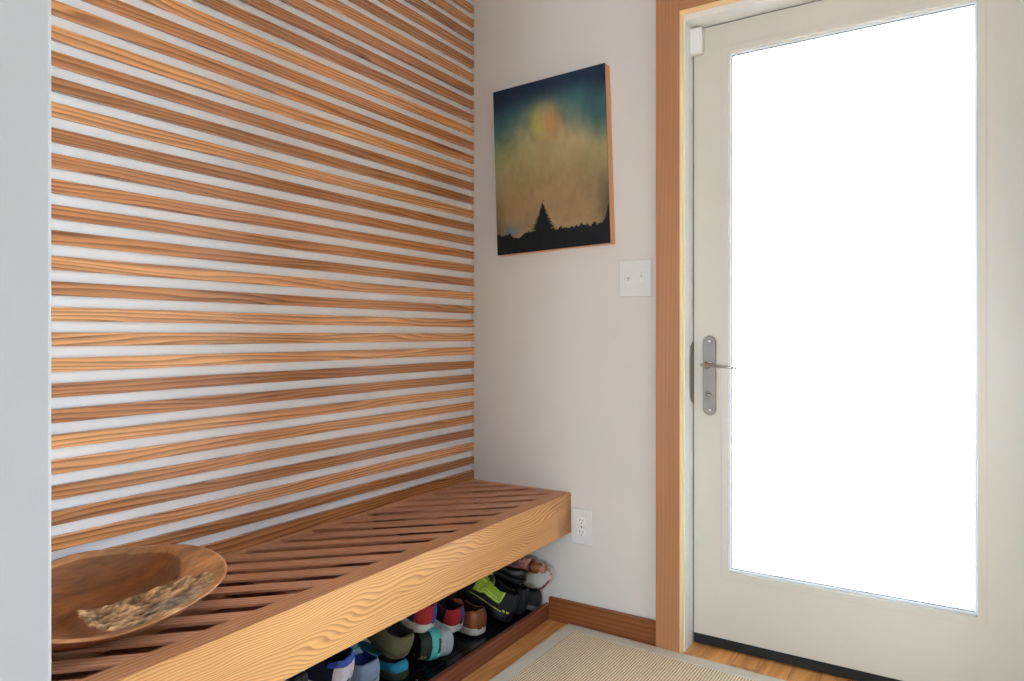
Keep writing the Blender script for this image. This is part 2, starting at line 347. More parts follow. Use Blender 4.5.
MB().box(0.001, DW-0.001, -0.004, DT, -0.030, 0.0).build('door_sweep', M['black_rubber'], door)
# escutcheon, lever and thumb turn
hx, hz = -0.6735-door.location.x, 0.8935-0.036
def stadium(w_, h_, n=12):
    r = w_/2; p = []
    for k in range(n+1): a = math.pi*k/n; p.append((r*math.cos(a), h_/2-r+r*math.sin(a)))
    for k in range(n+1): a = math.pi+math.pi*k/n; p.append((r*math.cos(a), -h_/2+r+r*math.sin(a)))
    return p
MXZ = Matrix(((1, 0, 0, 0), (0, 0, -1, 0), (0, 1, 0, 0), (0, 0, 0, 1)))     # xy plane -> xz plane, z -> -y
pl = MB().prism(stadium(0.044, 0.262), 0, 0.007, M=Matrix.Translation((hx, 0, hz)) @ MXZ).build('handle_plate', M['nickel'], door, bevel=0.002)
for sgn in (1, -1):
    MB().lathe([(0.0052, 0.007), (0.0052, 0.0085), (0.003, 0.0095)], 16, M=Matrix.Translation((hx, 0, hz+sgn*0.113)) @ MXZ).build('screw', M['nickel_l'], pl, smooth=True)
hl = MB(); zc = hz+0.034
hl.lathe([(0.0145, 0.006), (0.0145, 0.011), (0.010, 0.014), (0.0085, 0.040), (0.0085, 0.046), (0.006, 0.049)], 20, M=Matrix.Translation((hx-0.002, 0, zc)) @ MXZ)
path = [(hx-0.016, -0.040, zc+0.001), (hx-0.002, -0.044, zc+0.002), (hx+0.02, -0.047, zc+0.001), (hx+0.045, -0.049, zc-0.002), (hx+0.07, -0.050, zc-0.003), (hx+0.092, -0.047, zc-0.005), (hx+0.104, -0.044, zc-0.010)]
hl.tube(path, [0.007, 0.0095, 0.0075, 0.0065, 0.006, 0.0055, 0.003], 12, flat=0.75)
tag(hl.build('lever_handle', M['nickel_l'], door, smooth=True), 'curved brushed metal lever')
tt = MB(); tt.lathe([(0.011, 0.007), (0.011, 0.010), (0.009, 0.012)], 18, M=Matrix.Translation((hx-0.001, 0, hz-0.062)) @ MXZ)
tt.tube([(hx-0.009, -0.018, hz-0.062), (hx, -0.020, hz-0.062), (hx+0.009, -0.018, hz-0.062)], [0.003, 0.0055, 0.003], 10)
tt.build('thumb_turn', M['nickel_l'], door, smooth=True)
# oak threshold under the door
M['sill'] = plain('dark_sill', (0.05, 0.045, 0.04, 1), 0.5)
struct(MB().box(JX0, JX1, 0.105, 0.25, 0.0, 0.005).build('trim_5', M['sill']))

# contact sensor at the top corner of the door
sn = empty('door_sensor', (-0.712, 0.060, 1.955)); tag(sn, 'small white plastic contact sensor at the top latch corner of the door', 'sensor')
MB().box(-0.021, 0.021, -0.0035, 0.0235, 0.0, 0.085).build('sensor_case', M['sensor'], sn, bevel=0.004)
MB().box(-0.018, 0.018, 0.0235, 0.0265, 0.003, 0.082).build('mounting_plate', M['strip'], sn)

# baseboard
struct(MB().box(-1.2275, CX0-0.0003, -0.014, 0, 0, 0.083).build('baseboard_back', M['base'], bevel=0.0015))
struct(MB().box(CXR1+0.0003, ROOM_X, -0.014, 0, 0, 0.083).build('baseboard_back_right', M['base'], bevel=0.0015))

# ------------------------------------------------------------------ switch plate, outlet
sw = empty('light_switch', (-0.8985, 0, 1.2175)); tag(sw, 'white double toggle light switch plate between the painting and the door', 'light switch')
MB().box(-0.059, 0.059, -0.006, 0, -0.0625, 0.0625).build('cover_plate', M['plate'], sw, bevel=0.003)
for sx in (-0.023, 0.023):
    MB().box(sx-0.006, sx+0.006, -0.0072, -0.006, -0.0125, 0.0125).build('toggle_slot', M['sensor'], sw)
    t_ = MB(); t_.box(-0.0042, 0.0042, -0.017, 0, -0.004, 0.004, M=Matrix.Translation((sx, -0.0065, 0.002)) @ Matrix.Rotation(R(-28 if sx > 0 else 28), 4, 'X'))
    t_.build('toggle', M['sensor'], sw, bevel=0.0012)
    for sz in (-0.030, 0.030):
        MB().lathe([(0.0034, 0.006), (0.0034, 0.0072), (0.001, 0.0076)], 12, M=Matrix.Translation((sx, 0, sz)) @ MXZ).build('screw', M['sensor'], sw, smooth=True)
ou = empty('power_outlet', (-1.0985, 0, 0.3530)); tag(ou, 'white duplex power outlet beside the end of the bench', 'outlet')
MB().box(-0.0400, 0.0400, -0.007, 0, -0.0625, 0.0625).build('cover_plate', M['plate'], ou, bevel=0.003)
for sz in (0.0205, -0.0205):
    r_ = MB(); pts = [(0.017*math.cos(a), max(-0.0135, min(0.0135, 0.017*math.sin(a)))) for a in [k*2*math.pi/24 for k in range(24)]]
    r_.prism(pts, 0.007, 0.0085, M=Matrix.Translation((0, 0, sz)) @ MXZ)
    rc = r_.build('receptacle', M['sensor'], ou)
    s_ = MB(); s_.box(-0.0075, -0.0055, -0.0088, -0.0084, sz-0.001, sz+0.007); s_.box(0.0055, 0.0075, -0.0088, -0.0084, sz, sz+0.006)
    s_.lathe([(0.0024, 0.0084), (0.0024, 0.0088)], 10, M=Matrix.Translation((0, 0, sz-0.0075)) @ MXZ)
    s_.build('slot', M['dark'], rc)
MB().lathe([(0.003, 0.007), (0.003, 0.0082), (0.001, 0.0086)], 12, M=MXZ).build('screw', M['nickel_l'], ou, smooth=True)

# ------------------------------------------------------------------ slatted wall panel
SX0, SX1 = XW, -1.5656
pan = empty('slatted_wall_panel', (XW, 0, 0.504)); tag(pan, 'horizontal fir slat panelling with white gaps above the bench', 'wall slats')
tones = [ # from the lowest full slat (1) upward
 (0.62,0.50,0.42), (0.60,0.48,0.40), (1.0,0.92,0.84), (0.70,0.58,0.50), (0.80,0.70,0.62), (0.96,0.90,0.82), (1.00,0.96,0.90),
 (0.70,0.58,0.50), (0.66,0.54,0.48), (1.02,1.0,0.96), (1.0,0.98,0.94), (1.04,1.02,1.0), (0.74,0.62,0.54), (0.98,0.92,0.86),
 (0.76,0.64,0.54), (0.76,0.62,0.52), (0.78,0.64,0.54), (0.74,0.62,0.54), (0.66,0.54,0.46), (0.96,0.92,0.84), (0.60,0.50,0.42),
 (0.62,0.50,0.42), (0.96,0.90,0.80), (0.78,0.66,0.54), (0.76,0.62,0.50), (0.98,0.90,0.80), (0.62,0.50,0.42), (0.66,0.52,0.44),
 (0.72,0.58,0.50), (0.84,0.74,0.64), (0.62,0.50,0.42), (0.74,0.62,0.52), (0.60,0.48,0.40), (0.80,0.70,0.60), (0.92,0.84,0.74), (0.62,0.5,0.42), (0.8,0.7,0.6)]
def slat(z0, z1, tone):
    # local origin on the slat so that the grain follows each board
    b = MB(); hh = (z1-z0)/2
    b.box(0, SX1-SX0, -1.7435, -0.002, -hh, hh)
    o = b.build('slat', M['fir'], pan, bevel=0.0012, loc=(0, 0, (z0+z1)/2-0.504)); o.color = (tone[0], tone[1], tone[2], 1); return o
slat(0.4690, 0.5040, tones[0])
for k in range(1, 37):
    z = 0.5275 + 0.05293*(k-1)
    if z + 0.0295 > CEIL: break
    slat(z, z+0.0290, tones[k])
# ------------------------------------------------------------------ bench
ZB = 0.467; BX0, BX1 = SX1, -1.1438
bn = empty('slatted_bench', (-1.35, -0.88, 0)); tag(bn, 'wall-hung wooden bench with diagonal slats and a pale front board', 'bench')
def inb(o): o.parent = bn; o.matrix_parent_inverse = Matrix.Translation((1.35, 0.88, 0)); return o
FRW = 0.054
# front rail top and pale face
MXZ2 = Matrix(((1, 0, 0, 0), (0, 0, 1, 0), (0, 1, 0, 0), (0, 0, 0, 1)))     # profile in xz, extruded along y
o = MB().prism([(BX1, 0.326), (BX1, ZB-0.0008), (BX1-0.020, ZB-0.0208), (BX1-0.020, 0.326)], -1.7435, -0.0005, M=MXZ2).build('front_board', M['front']); inb(o); o['label'] = 'pale front board with swirling grain'
inb(MB().prism([(BX1-0.0004, ZB), (BX1-FRW, ZB), (BX1-FRW, ZB-0.045), (BX1-0.0204, ZB-0.045), (BX1-0.0204, ZB-0.0206)], -1.7435, -0.0005, M=MXZ2).build('front_rail', M['bench']))
BRX = -1.5560
inb(MB().box(XW+0.0005, BRX, -1.7435, -0.0005, 0.330, ZB+0.0015).build('back_rail', M['bench'], bevel=0.001))  # carried down to shut light out below the slats
inb(MB().box(BRX+0.0003, BX1-FRW-0.0003, -0.022, -0.0005, 0.337, ZB).build('end_rail', M['bench'], bevel=0.001))
xa, xb, ya, yb = BRX, BX1-FRW, -1.7435, -0.022
def clip(poly, a, b_, c_):       # keep a*x+b*y<=c
    out = []
    for i in range(len(poly)):
        p, q = poly[i], poly[(i+1) % len(poly)]
        dp = a*p[0]+b_*p[1]-c_; dq = a*q[0]+b_*q[1]-c_
        if dp <= 0: out.append(p)
        if (dp < 0) != (dq < 0) and dp != dq:
            t = dp/(dp-dq); out.append((p[0]+(q[0]-p[0])*t, p[1]+(q[1]-p[1])*t))
    return out
PITCH = 0.1099; SLW = 0.056        # measured along the wall
# gaps begin on the back rail at y = -1.086 + k*PITCH; the slat lies just beyond each gap
for k in range(-11, 11):
    g0 = -1.090 + k*PITCH                    # lower edge of the gap on the back rail
    s0 = g0 + (PITCH - SLW); s1 = g0 + PITCH
    poly = [(xa, s0), (xa+1.2, s0+1.2), (xa+1.2, s1+1.2), (xa, s1)]
    for (a, b_, c_) in ((1, 0, xb-0.0004), (-1, 0, -xa-0.0004), (0, 1, yb-0.0004), (0, -1, -ya)):
        if len(poly) > 2: poly = clip(poly, a, b_, c_)
    if len(poly) < 3: continue
    cx_ = sum(p[0] for p in poly)/len(poly); cy_ = sum(p[1] for p in poly)/len(poly)
    ar = abs(sum(poly[i][0]*poly[(i+1) % len(poly)][1]-poly[(i+1) % len(poly)][0]*poly[i][1] for i in range(len(poly))))/2
    if ar < 2e-4: continue
    Ri = Matrix.Rotation(R(-45), 2)
    loc = [Ri @ Vector((p[0]-cx_, p[1]-cy_)) for p in poly]
    o = MB().prism(loc, ZB-0.0060, ZB-0.0006).build('slat', M['bslat'])
    o.parent = bn; o.matrix_parent_inverse = Matrix.Identity(4); o.location = (cx_+1.35, cy_+0.88, 0); o.rotation_euler = (0, 0, R(45))
inb(MB().box(BRX+0.0003, BX1-0.0203, -1.7435, -0.0005, 0.330, 0.3365).build('gap_shade_panel', M['lip']))  # added dark sheet closing the bench box so the slat gaps stay dark
# bearers under the slats
for yy in (-0.55, -1.15, -1.70):
    inb(MB().box(BRX+0.0005, BX1-FRW-0.0005, yy-0.02, yy+0.02, ZB-0.060, ZB-0.0078).build('bearer', M['lip']))

# ------------------------------------------------------------------ low shelf for shoes with its lip, boot tray
sh = empty('shoe_shelf', (-1.4, -0.88, 0)); tag(sh, 'low dark wood shoe platform on the floor under the bench', 'shoe platform')
def ins(o): o.parent = sh; o.matrix_parent_inverse = Matrix.Translation((1.4, 0.88, 0)); return o
ins(MB().box(XW+0.0005, -1.2455, -1.7435, -0.0005, 0.0, 0.018).build('deck', M['lip']))
ins(MB().box(-1.245, -1.229, -1.7435, -0.0005, 0.0, 0.055).build('edge_lip', M['lip'], bevel=0.0015))
tr = empty('boot_tray', (-1.41, -0.88, 0.0183)); tag(tr, 'shiny black plastic boot tray holding the shoes under the bench', 'tray')
b = MB(); x0, x1, y0, y1 = -0.160, 0.160, -0.868, 0.862
b.box(x0, x1, y0, y1, 0, 0.003)
for (a0, a1, c0, c1) in ((x0, x0+0.006, y0, y1), (x1-0.006, x1, y0, y1), (x0+0.006, x1-0.006, y0, y0+0.006), (x0+0.006, x1-0.006, y1-0.006, y1)): b.box(a0, a1, c0, c1, 0.003, 0.022)
for k in range(9): b.box(x0+0.03+k*0.031, x0+0.036+k*0.031, y0+0.03, y1-0.03, 0.003, 0.0055)
b.build('tray', M['black_gloss'], tr)
TZ = 0.0238

# ------------------------------------------------------------------ rug
def rug_mat():
    m, nt, b = newmat('woven_sisal'); L = nt.links.new
    tc = N(nt, 'ShaderNodeTexCoord')
    sep = N(nt, 'ShaderNodeSeparateXYZ'); L(tc.outputs['Object'], sep.inputs[0])
    def wav(out, per, ph=0):
        a = N(nt, 'ShaderNodeMath', operation='MULTIPLY'); L(out, a.inputs[0]); a.inputs[1].default_value = 2*math.pi/per
        s = N(nt, 'ShaderNodeMath', operation='SINE'); L(a.outputs[0], s.inputs[0]); return s.outputs[0]
    wx = wav(sep.outputs[0], 0.0085); wy = wav(sep.outputs[1], 0.0085)
    mul = N(nt, 'ShaderNodeMath', operation='MAXIMUM'); L(wx, mul.inputs[0])
    hy = N(nt, 'ShaderNodeMath', operation='MULTIPLY'); L(wy, hy.inputs[0]); hy.inputs[1].default_value = 0.6; L(hy.outputs[0], mul.inputs[1])
    mr = N(nt, 'ShaderNodeMapRange'); mr.inputs[1].default_value = -0.6; mr.inputs[2].default_value = 0.9; L(mul.outputs[0], mr.inputs[0])
    nz = N(nt, 'ShaderNodeTexNoise'); nz.inputs['Scale'].default_value = 180; L(tc.outputs['Object'], nz.inputs['Vector'])
    ad = N(nt, 'ShaderNodeMath', operation='MULTIPLY_ADD', use_clamp=True); L(nz.outputs[0], ad.inputs[0]); ad.inputs[1].default_value = 0.5
    sb = N(nt, 'ShaderNodeMath', operation='SUBTRACT'); L(mr.outputs[0], sb.inputs[0]); sb.inputs[1].default_value = 0.25; L(sb.outputs[0], ad.inputs[2])
    mix = N(nt, 'ShaderNodeMix', data_type='RGBA'); L(ad.outputs[0], mix.inputs[0]); mix.inputs[6].default_value = srgb(136, 106, 76); mix.inputs[7].default_value = srgb(255, 238, 206)
    L(mix.outputs[2], b.inputs['Base Color']); b.inputs['Roughness'].default_value = 0.9; b.inputs['Specular IOR Level'].default_value = 0.1
    bp = N(nt, 'ShaderNodeBump'); bp.inputs['Strength'].default_value = 0.5; bp.inputs['Distance'].default_value = 0.002; L(mr.outputs[0], bp.inputs['Height']); L(bp.outputs[0], b.inputs['Normal'])
    return m
M['rug'] = rug_mat(); M['rug_edge'] = plain('rug_border_cloth', srgb(216, 206, 190), 0.9, var=0.04, scale=80, bump=0.3, bscale=500, spec=0.1)
rg = empty('area_rug', (-1.143, -0.022, 0.0), (0, 0, R(-1.2))); tag(rg, 'beige woven rug with pale cloth border on the wooden floor', 'rug')
BW = 0.046; RW, RL = 2.75, 2.75
MB().box(BW, RW-BW, -RL+BW, -BW, 0.0, 0.0075).build('woven_field', M['rug'], rg)
b = MB(); b.box(0, BW, -RL, 0, 0, 0.009); b.box(RW-BW, RW, -RL, 0, 0, 0.009); b.box(BW, RW-BW, -BW, 0, 0, 0.009); b.box(BW, RW-BW, -RL, -RL+BW, 0, 0.009)
b.build('cloth_border', M['rug_edge'], rg, bevel=0.002)

# ------------------------------------------------------------------ painting
def painting():
    t = empty('landscape_painting', (-1.2115, -0.001, 1.6365), (0, R(-1.9), 0)); tag(t, 'unframed painting of a glowing sky over dark spruce trees, hanging slightly crooked', 'painting')
    W_, H_, T_ = 0.457, 0.612, 0.038
    mfr = wood('panel_cradle_wood', srgb(222, 164, 112), srgb(196, 132, 84), 'Z', 'Y', freq=60, figure=3, stretch=0.1, nscale=5, rough=0.5)
    b = MB(); b.box(-W_/2, -W_/2+0.018, -T_, 0, -H_/2, H_/2); b.box(W_/2-0.018, W_/2, -T_, 0, -H_/2, H_/2)
    b.box(-W_/2+0.018, W_/2-0.018, -T_, 0, H_/2-0.018, H_/2); b.box(-W_/2+0.018, W_/2-0.018, -T_, 0, -H_/2, -H_/2+0.018)
    b.build('wooden_cradle', mfr, t)
    nx, nz_ = 220, 290
    me = bpy.data.meshes.new('painted_panel'); vsx = []; cols = []
    def lerp(a, c, k): return tuple(a[i]+(c[i]-a[i])*k for i in range(3))
    def ss(a, c, x): k = max(0, min(1, (x-a)/(c-a))); return k*k*(3-2*k)
    g = lambda x, y, cx, cy, sx, sy: math.exp(-((x-cx)/sx)**2-((y-cy)/sy)**2)
    for j in range(nz_+1):
        v = j/nz_
        for i in range(nx+1):
            u = i/nx
            vsx.append((-W_/2+u*W_, -T_-0.003, -H_/2+v*H_))
            n = noise.fractal(Vector((u*6, v*6, 1.3)), 1.0, 2.0, 4); n2 = noise.fractal(Vector((u*22, v*14, 4.1)), 1.0, 2.0, 3)
            tan = lerp((150, 122, 84), (168, 146, 104), ss(0.25, 0.65, v))
            c = lerp(tan, (142, 140, 92), 0.7*g(u, v, 0.05, 0.62, 0.30, 0.16))
            c = lerp(c, (128, 128, 84), 0.5*ss(0.75, 1.0, u)*ss(0.2, 0.6, v))
            edge = 0.80 - 0.16*abs(u-0.45)**1.3*2 + 0.035*n                # where blue gives way to tan
            k = ss(edge-0.16, edge+0.10, v)
            blue = lerp((62, 96, 96), (24, 42, 64), ss(0.80, 0.97, v)); blue = lerp(blue, (58, 100, 100), 0.5*g(u, v, 0.75, 0.86, 0.15, 0.06))
            blue = lerp(blue, (16, 24, 44), 0.45*(g(u, v, 0.0, 0.93, 0.2, 0.08)+g(u, v, 1.0, 0.95, 0.12, 0.12)))
            c = lerp(c, blue, k*(1-0.75*g(u, v, 0.48, 0.80, 0.16, 0.08)))
            c = lerp(c, (190, 128, 74), 0.85*g(u, v, 0.52, 0.735, 0.085, 0.075))
            c = lerp(c, (186, 178, 84), 0.75*g(u, v, 0.41, 0.74, 0.06, 0.085))
            c = lerp(c, (70, 104, 132), 0.5*g(u, v, 0.14, 0.135, 0.09, 0.045))
            dk = 0.55*ss(0.86, 1.02, u)*ss(0.5, 0.2, v) + 0.45*ss(0.14, -0.05, u)*ss(0.5, 0.15, v)
            c = lerp(c, (48, 50, 44), max(0, min(1, dk)))
            c = tuple(x*(1+0.07*n+0.05*n2) for x in c)
            # treeline
            tl = 0.118 + 0.018*noise.noise(Vector((u*28, 0, 0))) + 0.012*noise.noise(Vector((u*75, 3, 0))) + 0.10*ss(0.93, 1.0, u)**2 - 0.03*g(u, 0, 0.2, 0, 0.05, 1)
            # spruce at u .44
            d = abs(u-0.435); top = 0.282
            wd = 0.112*((top-v)/0.165)**1.1 if v < top else 0
            sd_ = 1 if u > 0.435 else 0
            kk = (top-v)*95+0.5*sd_+1.1*noise.noise(Vector((v*30, sd_*5, 7)))
            wd *= 0.66+0.42*(kk-math.floor(kk))
            wd += (0.010 if v < top-0.012 else 0)*noise.noise(Vector((v*200, u*200, 2)))
            tree = v < tl or d < wd+0.0015*(v < top) or (d < 0.003 and v < top+0.012)
            if tree: c = lerp((6, 9, 12), (18, 22, 24), 0.5+0.5*n2)
            c = tuple(max(0, min(255, x)) for x in c)
            cols.append(srgb(*c))
    fs = [(j*(nx+1)+i, j*(nx+1)+i+1, (j+1)*(nx+1)+i+1, (j+1)*(nx+1)+i) for j in range(nz_) for i in range(nx)]
    me.from_pydata(vsx, [], fs); at_ = me.color_attributes.new('paint', 'FLOAT_COLOR', 'POINT')
    at_.data.foreach_set('color', [x for c in cols for x in c])
    m, nt, bs = newmat('oil_paint'); a = N(nt, 'ShaderNodeAttribute'); a.attribute_name = 'paint'; nt.links.new(a.outputs['Color'], bs.inputs['Base Color'])
    bs.inputs['Roughness'].default_value = 0.55; bs.inputs['Specular IOR Level'].default_value = 0.3
    nz3 = N(nt, 'ShaderNodeTexNoise'); nz3.inputs['Scale'].default_value = 90; tcn = N(nt, 'ShaderNodeTexCoord'); nt.links.new(tcn.outputs['Object'], nz3.inputs['Vector'])
    bp = N(nt, 'ShaderNodeBump'); bp.inputs['Strength'].default_value = 0.25; bp.inputs['Distance'].default_value = 0.001; nt.links.new(nz3.outputs[0], bp.inputs['Height']); nt.links.new(bp.outputs[0], bs.inputs['Normal'])
    me.materials.append(m); me.update()
    o = bpy.data.objects.new('painted_panel', me); COL.objects.link(o); o.parent = t
    # edge of the panel
    e = MB(); e.box(-W_/2, W_/2, -T_-0.0028, -T_, -H_/2, H_/2); e.build('panel_edge', M['dark'], t)
painting()

# ------------------------------------------------------------------ wooden bowl
def bowl():
    t = empty('carved_wooden_bowl', (-1.385, -1.500, ZB+0.0012)); tag(t, 'large carved root-wood bowl with rough live edge on the bench', 'bowl')
    nt_, ns = 220, 110
    adist = lambda a, c: math.atan2(math.sin(a-R(c)), math.cos(a-R(c)))
    def Rr(a):       # rim radius in plan; 0 toward the room, 90 toward the corner of the alcove
        c, s = math.cos(a), math.sin(a)
        ax = 0.178; ay = 0.245 if s > 0 else 0.225
        e = 2.35 if s > 0 else 2.2
        r = 1/((abs(c)/ax)**e+(abs(s)/ay)**e)**(1/e)
        r *= 1-0.10*math.exp(-(adist(a, -32)/0.38)**2)
        return r*(1+0.012*math.sin(3*a+0.6)+0.010*math.sin(7*a))
    def zr(a):
        c, s = math.cos(a), math.sin(a)
        z = 0.086 - 0.040*max(0, c)**1.3 + 0.010*max(0, -c) + 0.003*math.sin(5*a)
        return z - 0.010*math.exp(-(adist(a, -40)/0.5)**2)
    POLY = [(-0.030, -0.020), (0.000, 0.060), (0.035, 0.130), (0.075, 0.190), (0.110, 0.180), (0.150, 0.130), (0.180, 0.05), (0.16, 0.0), (0.125, -0.040), (0.060, -0.038)]
    def pin(x, y):   # signed distance to the burl patch, positive inside
        ins_ = False; dm = 9
        for i in range(len(POLY)):
            x1, y1 = POLY[i]; x2, y2 = POLY[(i+1) % len(POLY)]
            if (y1 > y) != (y2 > y) and x < (x2-x1)*(y-y1)/(y2-y1)+x1: ins_ = not ins_
            dx, dy = x2-x1, y2-y1; k = max(0, min(1, ((x-x1)*dx+(y-y1)*dy)/(dx*dx+dy*dy))); dm = min(dm, math.hypot(x-x1-k*dx, y-y1-k*dy))
        return dm if ins_ else -dm
    sst_ = lambda a, c, x: (lambda k: k*k*(3-2*k))(max(0, min(1, (x-a)/(c-a))))
    rows = []; cols = []
    for i in range(ns+1):
        row = []
        for k in range(nt_):
            a = 2*math.pi*k/nt_; rr = Rr(a); zz = zr(a)
            s = i/ns*2
            burl = 0; flat = 0
            if s <= 1.6:
                p = s/1.6; rad = rr*p; x, y = rad*math.cos(a), rad*math.sin(a)
                sd = pin(x, y); wob = 0.006*noise.noise(Vector((x*45, y*45, 2)))
                burl = sst_(-0.001, 0.003, sd+wob); ledge = sst_(-0.030, 0.012, sd)
                flat = math.exp(-(adist(a, 72)/0.50)**2)           # broad plane at the corner end
                q = 0.94-0.26*flat
                zh = zz-0.016*flat
                f0 = 0.016+(zh-0.016)*min(1, p/q)**3.4 if p < q else zh+(zz-zh)*(p-q)/(1-q)
                f1 = 0.020+(zz-0.020)*p**0.9
                z = f0+(f1-f0)*ledge
                if p > 0.985: z -= 0.0012
                if p > 0.985 and i/ns*2 > 1.585: z -= 0.001
            else:
                p = (s-1.6)/0.4
                rad = rr*(1-0.50*p**1.25); z = zz*(1-p)**1.15-0.002*(1-p); x, y = rad*math.cos(a), rad*math.sin(a)
            nb = noise.fractal(Vector((x*55, y*40, z*30)), 1.0, 2.0, 4); nf = noise.fractal(Vector((x*190, y*110, 2)), 1.0, 2.0, 3)
            if burl > 0: z += burl*(0.0045*nb+0.002*nf-0.001)
            nl = noise.fractal(Vector((x*12, y*4, z*14+3)), 1.0, 2.0, 4)
            base = (150, 88, 46) if s > 1.6 else (146, 88, 48)
            if s <= 1.6 and s/1.6 > 0.90-0.26*flat: base = (186, 128, 80)
            tn = 1+0.25*nl; c = tuple(v*tn for v in base)
            if burl > 0:
                lt = (244, 198, 146); dkc = (100, 66, 42); gy = (168, 152, 136)
                k1 = max(0, min(1, 0.60+0.75*nb+0.5*nf)); bc = tuple(dkc[j]+(lt[j]-dkc[j])*k1 for j in range(3))
                gg = math.exp(-((x-0.125)/0.028)**2-((y-0.085)/0.045)**2)
                bc = tuple(bc[j]+(gy[j]*(0.8+0.5*nf)-bc[j])*0.85*gg for j in range(3))
                c = tuple(c[j]+(bc[j]-c[j])*burl for j in range(3))
            if s <= 1.6:
                for (hx_, hy_, kr) in ((0.128, 0.035, 0.010), (0.150, 0.005, 0.008), (0.100, 0.030, 0.006), (0.020, 0.150, 0.005), (-0.045, 0.02, 0.006), (-0.02, -0.13, 0.006)):
                    dd = math.hypot(x-hx_, (y-hy_)*0.6)
                    if dd < kr: kk = 1-(dd/kr)**2; c = tuple(v*(1-0.85*kk) for v in c); z -= 0.005*kk
            row.append((x, y, max(0.0, z))); cols.append(srgb(*[max(0, min(255, v)) for v in c]))
        rows.append(row)
    me = bpy.data.meshes.new('bowl_body'); v = [p for r_ in rows for p in r_]; f = []
    for i in range(ns):
        for k in range(nt_): f.append((i*nt_+k, i*nt_+(k+1) % nt_, (i+1)*nt_+(k+1) % nt_, (i+1)*nt_+k))
    f.append(list(range(ns*nt_, (ns+1)*nt_))[::-1])
    me.from_pydata(v, [], f); a_ = me.color_attributes.new('tint', 'FLOAT_COLOR', 'POINT'); a_.data.foreach_set('color', [x for c in cols for x in c])
    m, nt, bs = newmat('root_wood'); L = nt.links.new
    at = N(nt, 'ShaderNodeAttribute'); at.attribute_name = 'tint'; tc = N(nt, 'ShaderNodeTexCoord')
    sc = N(nt, 'ShaderNodeVectorMath', operation='MULTIPLY'); sc.inputs[1].default_value = (70, 16, 70); L(tc.outputs['Object'], sc.inputs[0])
    nz = N(nt, 'ShaderNodeTexNoise'); nz.inputs['Scale'].default_value = 1; nz.inputs['Detail'].default_value = 6; nz.inputs['Distortion'].default_value = 1.2; L(sc.outputs[0], nz.inputs['Vector'])
    mr = N(nt, 'ShaderNodeMapRange'); mr.inputs[1].default_value = 0.3; mr.inputs[2].default_value = 0.7; mr.inputs[3].default_value = 0.68; mr.inputs[4].default_value = 1.25; L(nz.outputs[0], mr.inputs[0])
    mu = N(nt, 'ShaderNodeVectorMath', operation='SCALE'); L(at.outputs['Color'], mu.inputs[0]); L(mr.outputs[0], mu.inputs['Scale']); L(mu.outputs[0], bs.inputs['Base Color'])
    bs.inputs['Roughness'].default_value = 0.42
    bp = N(nt, 'ShaderNodeBump'); bp.inputs['Strength'].default_value = 0.3; bp.inputs['Distance'].default_value = 0.002; L(nz.outputs[0], bp.inputs['Height']); L(bp.outputs[0], bs.inputs['Normal'])
    me.materials.append(m)
    bm = bmesh.new(); bm.from_mesh(me); bmesh.ops.remove_doubles(bm, verts=bm.verts, dist=1e-5); bmesh.ops.recalc_face_normals(bm, faces=bm.faces); bm.to_mesh(me); bm.free()
    for p in me.polygons: p.use_smooth = True
    o = bpy.data.objects.new('bowl_body', me); COL.objects.link(o); o.parent = t
bowl()

# ------------------------------------------------------------------ shoes
_mc = {}
def cm(rgb, rough=0.75, **kw):
    k = (rgb, rough, tuple(kw.items()))
    if k not in _mc: _mc[k] = plain('shoe_%02x%02x%02x' % rgb, srgb(*rgb), rough, var=0.12, scale=60, bump=0.4, bscale=450, **kw)
    return _mc[k]
def ip(tab, t):
    for (a, va), (b_, vb) in zip(tab, tab[1:]):
        if t <= b_:
            k = 0 if b_ == a else (t-a)/(b_-a); k = k*k*(3-2*k)*0.5+k*0.5; return va+(vb-va)*k
    return tab[-1][1]
def sst(a, c, x): k = max(0, min(1, (x-a)/(c-a))); return k*k*(3-2*k)
WT = [(0, 0.0), (0.004, 0.26), (0.015, 0.45), (0.04, 0.62), (0.09, 0.76), (0.18, 0.82), (0.32, 0.78), (0.45, 0.78), (0.6, 0.93), (0.72, 1.0), (0.84, 0.93), (0.92, 0.76), (0.965, 0.55), (0.99, 0.30), (1.0, 0.0)]
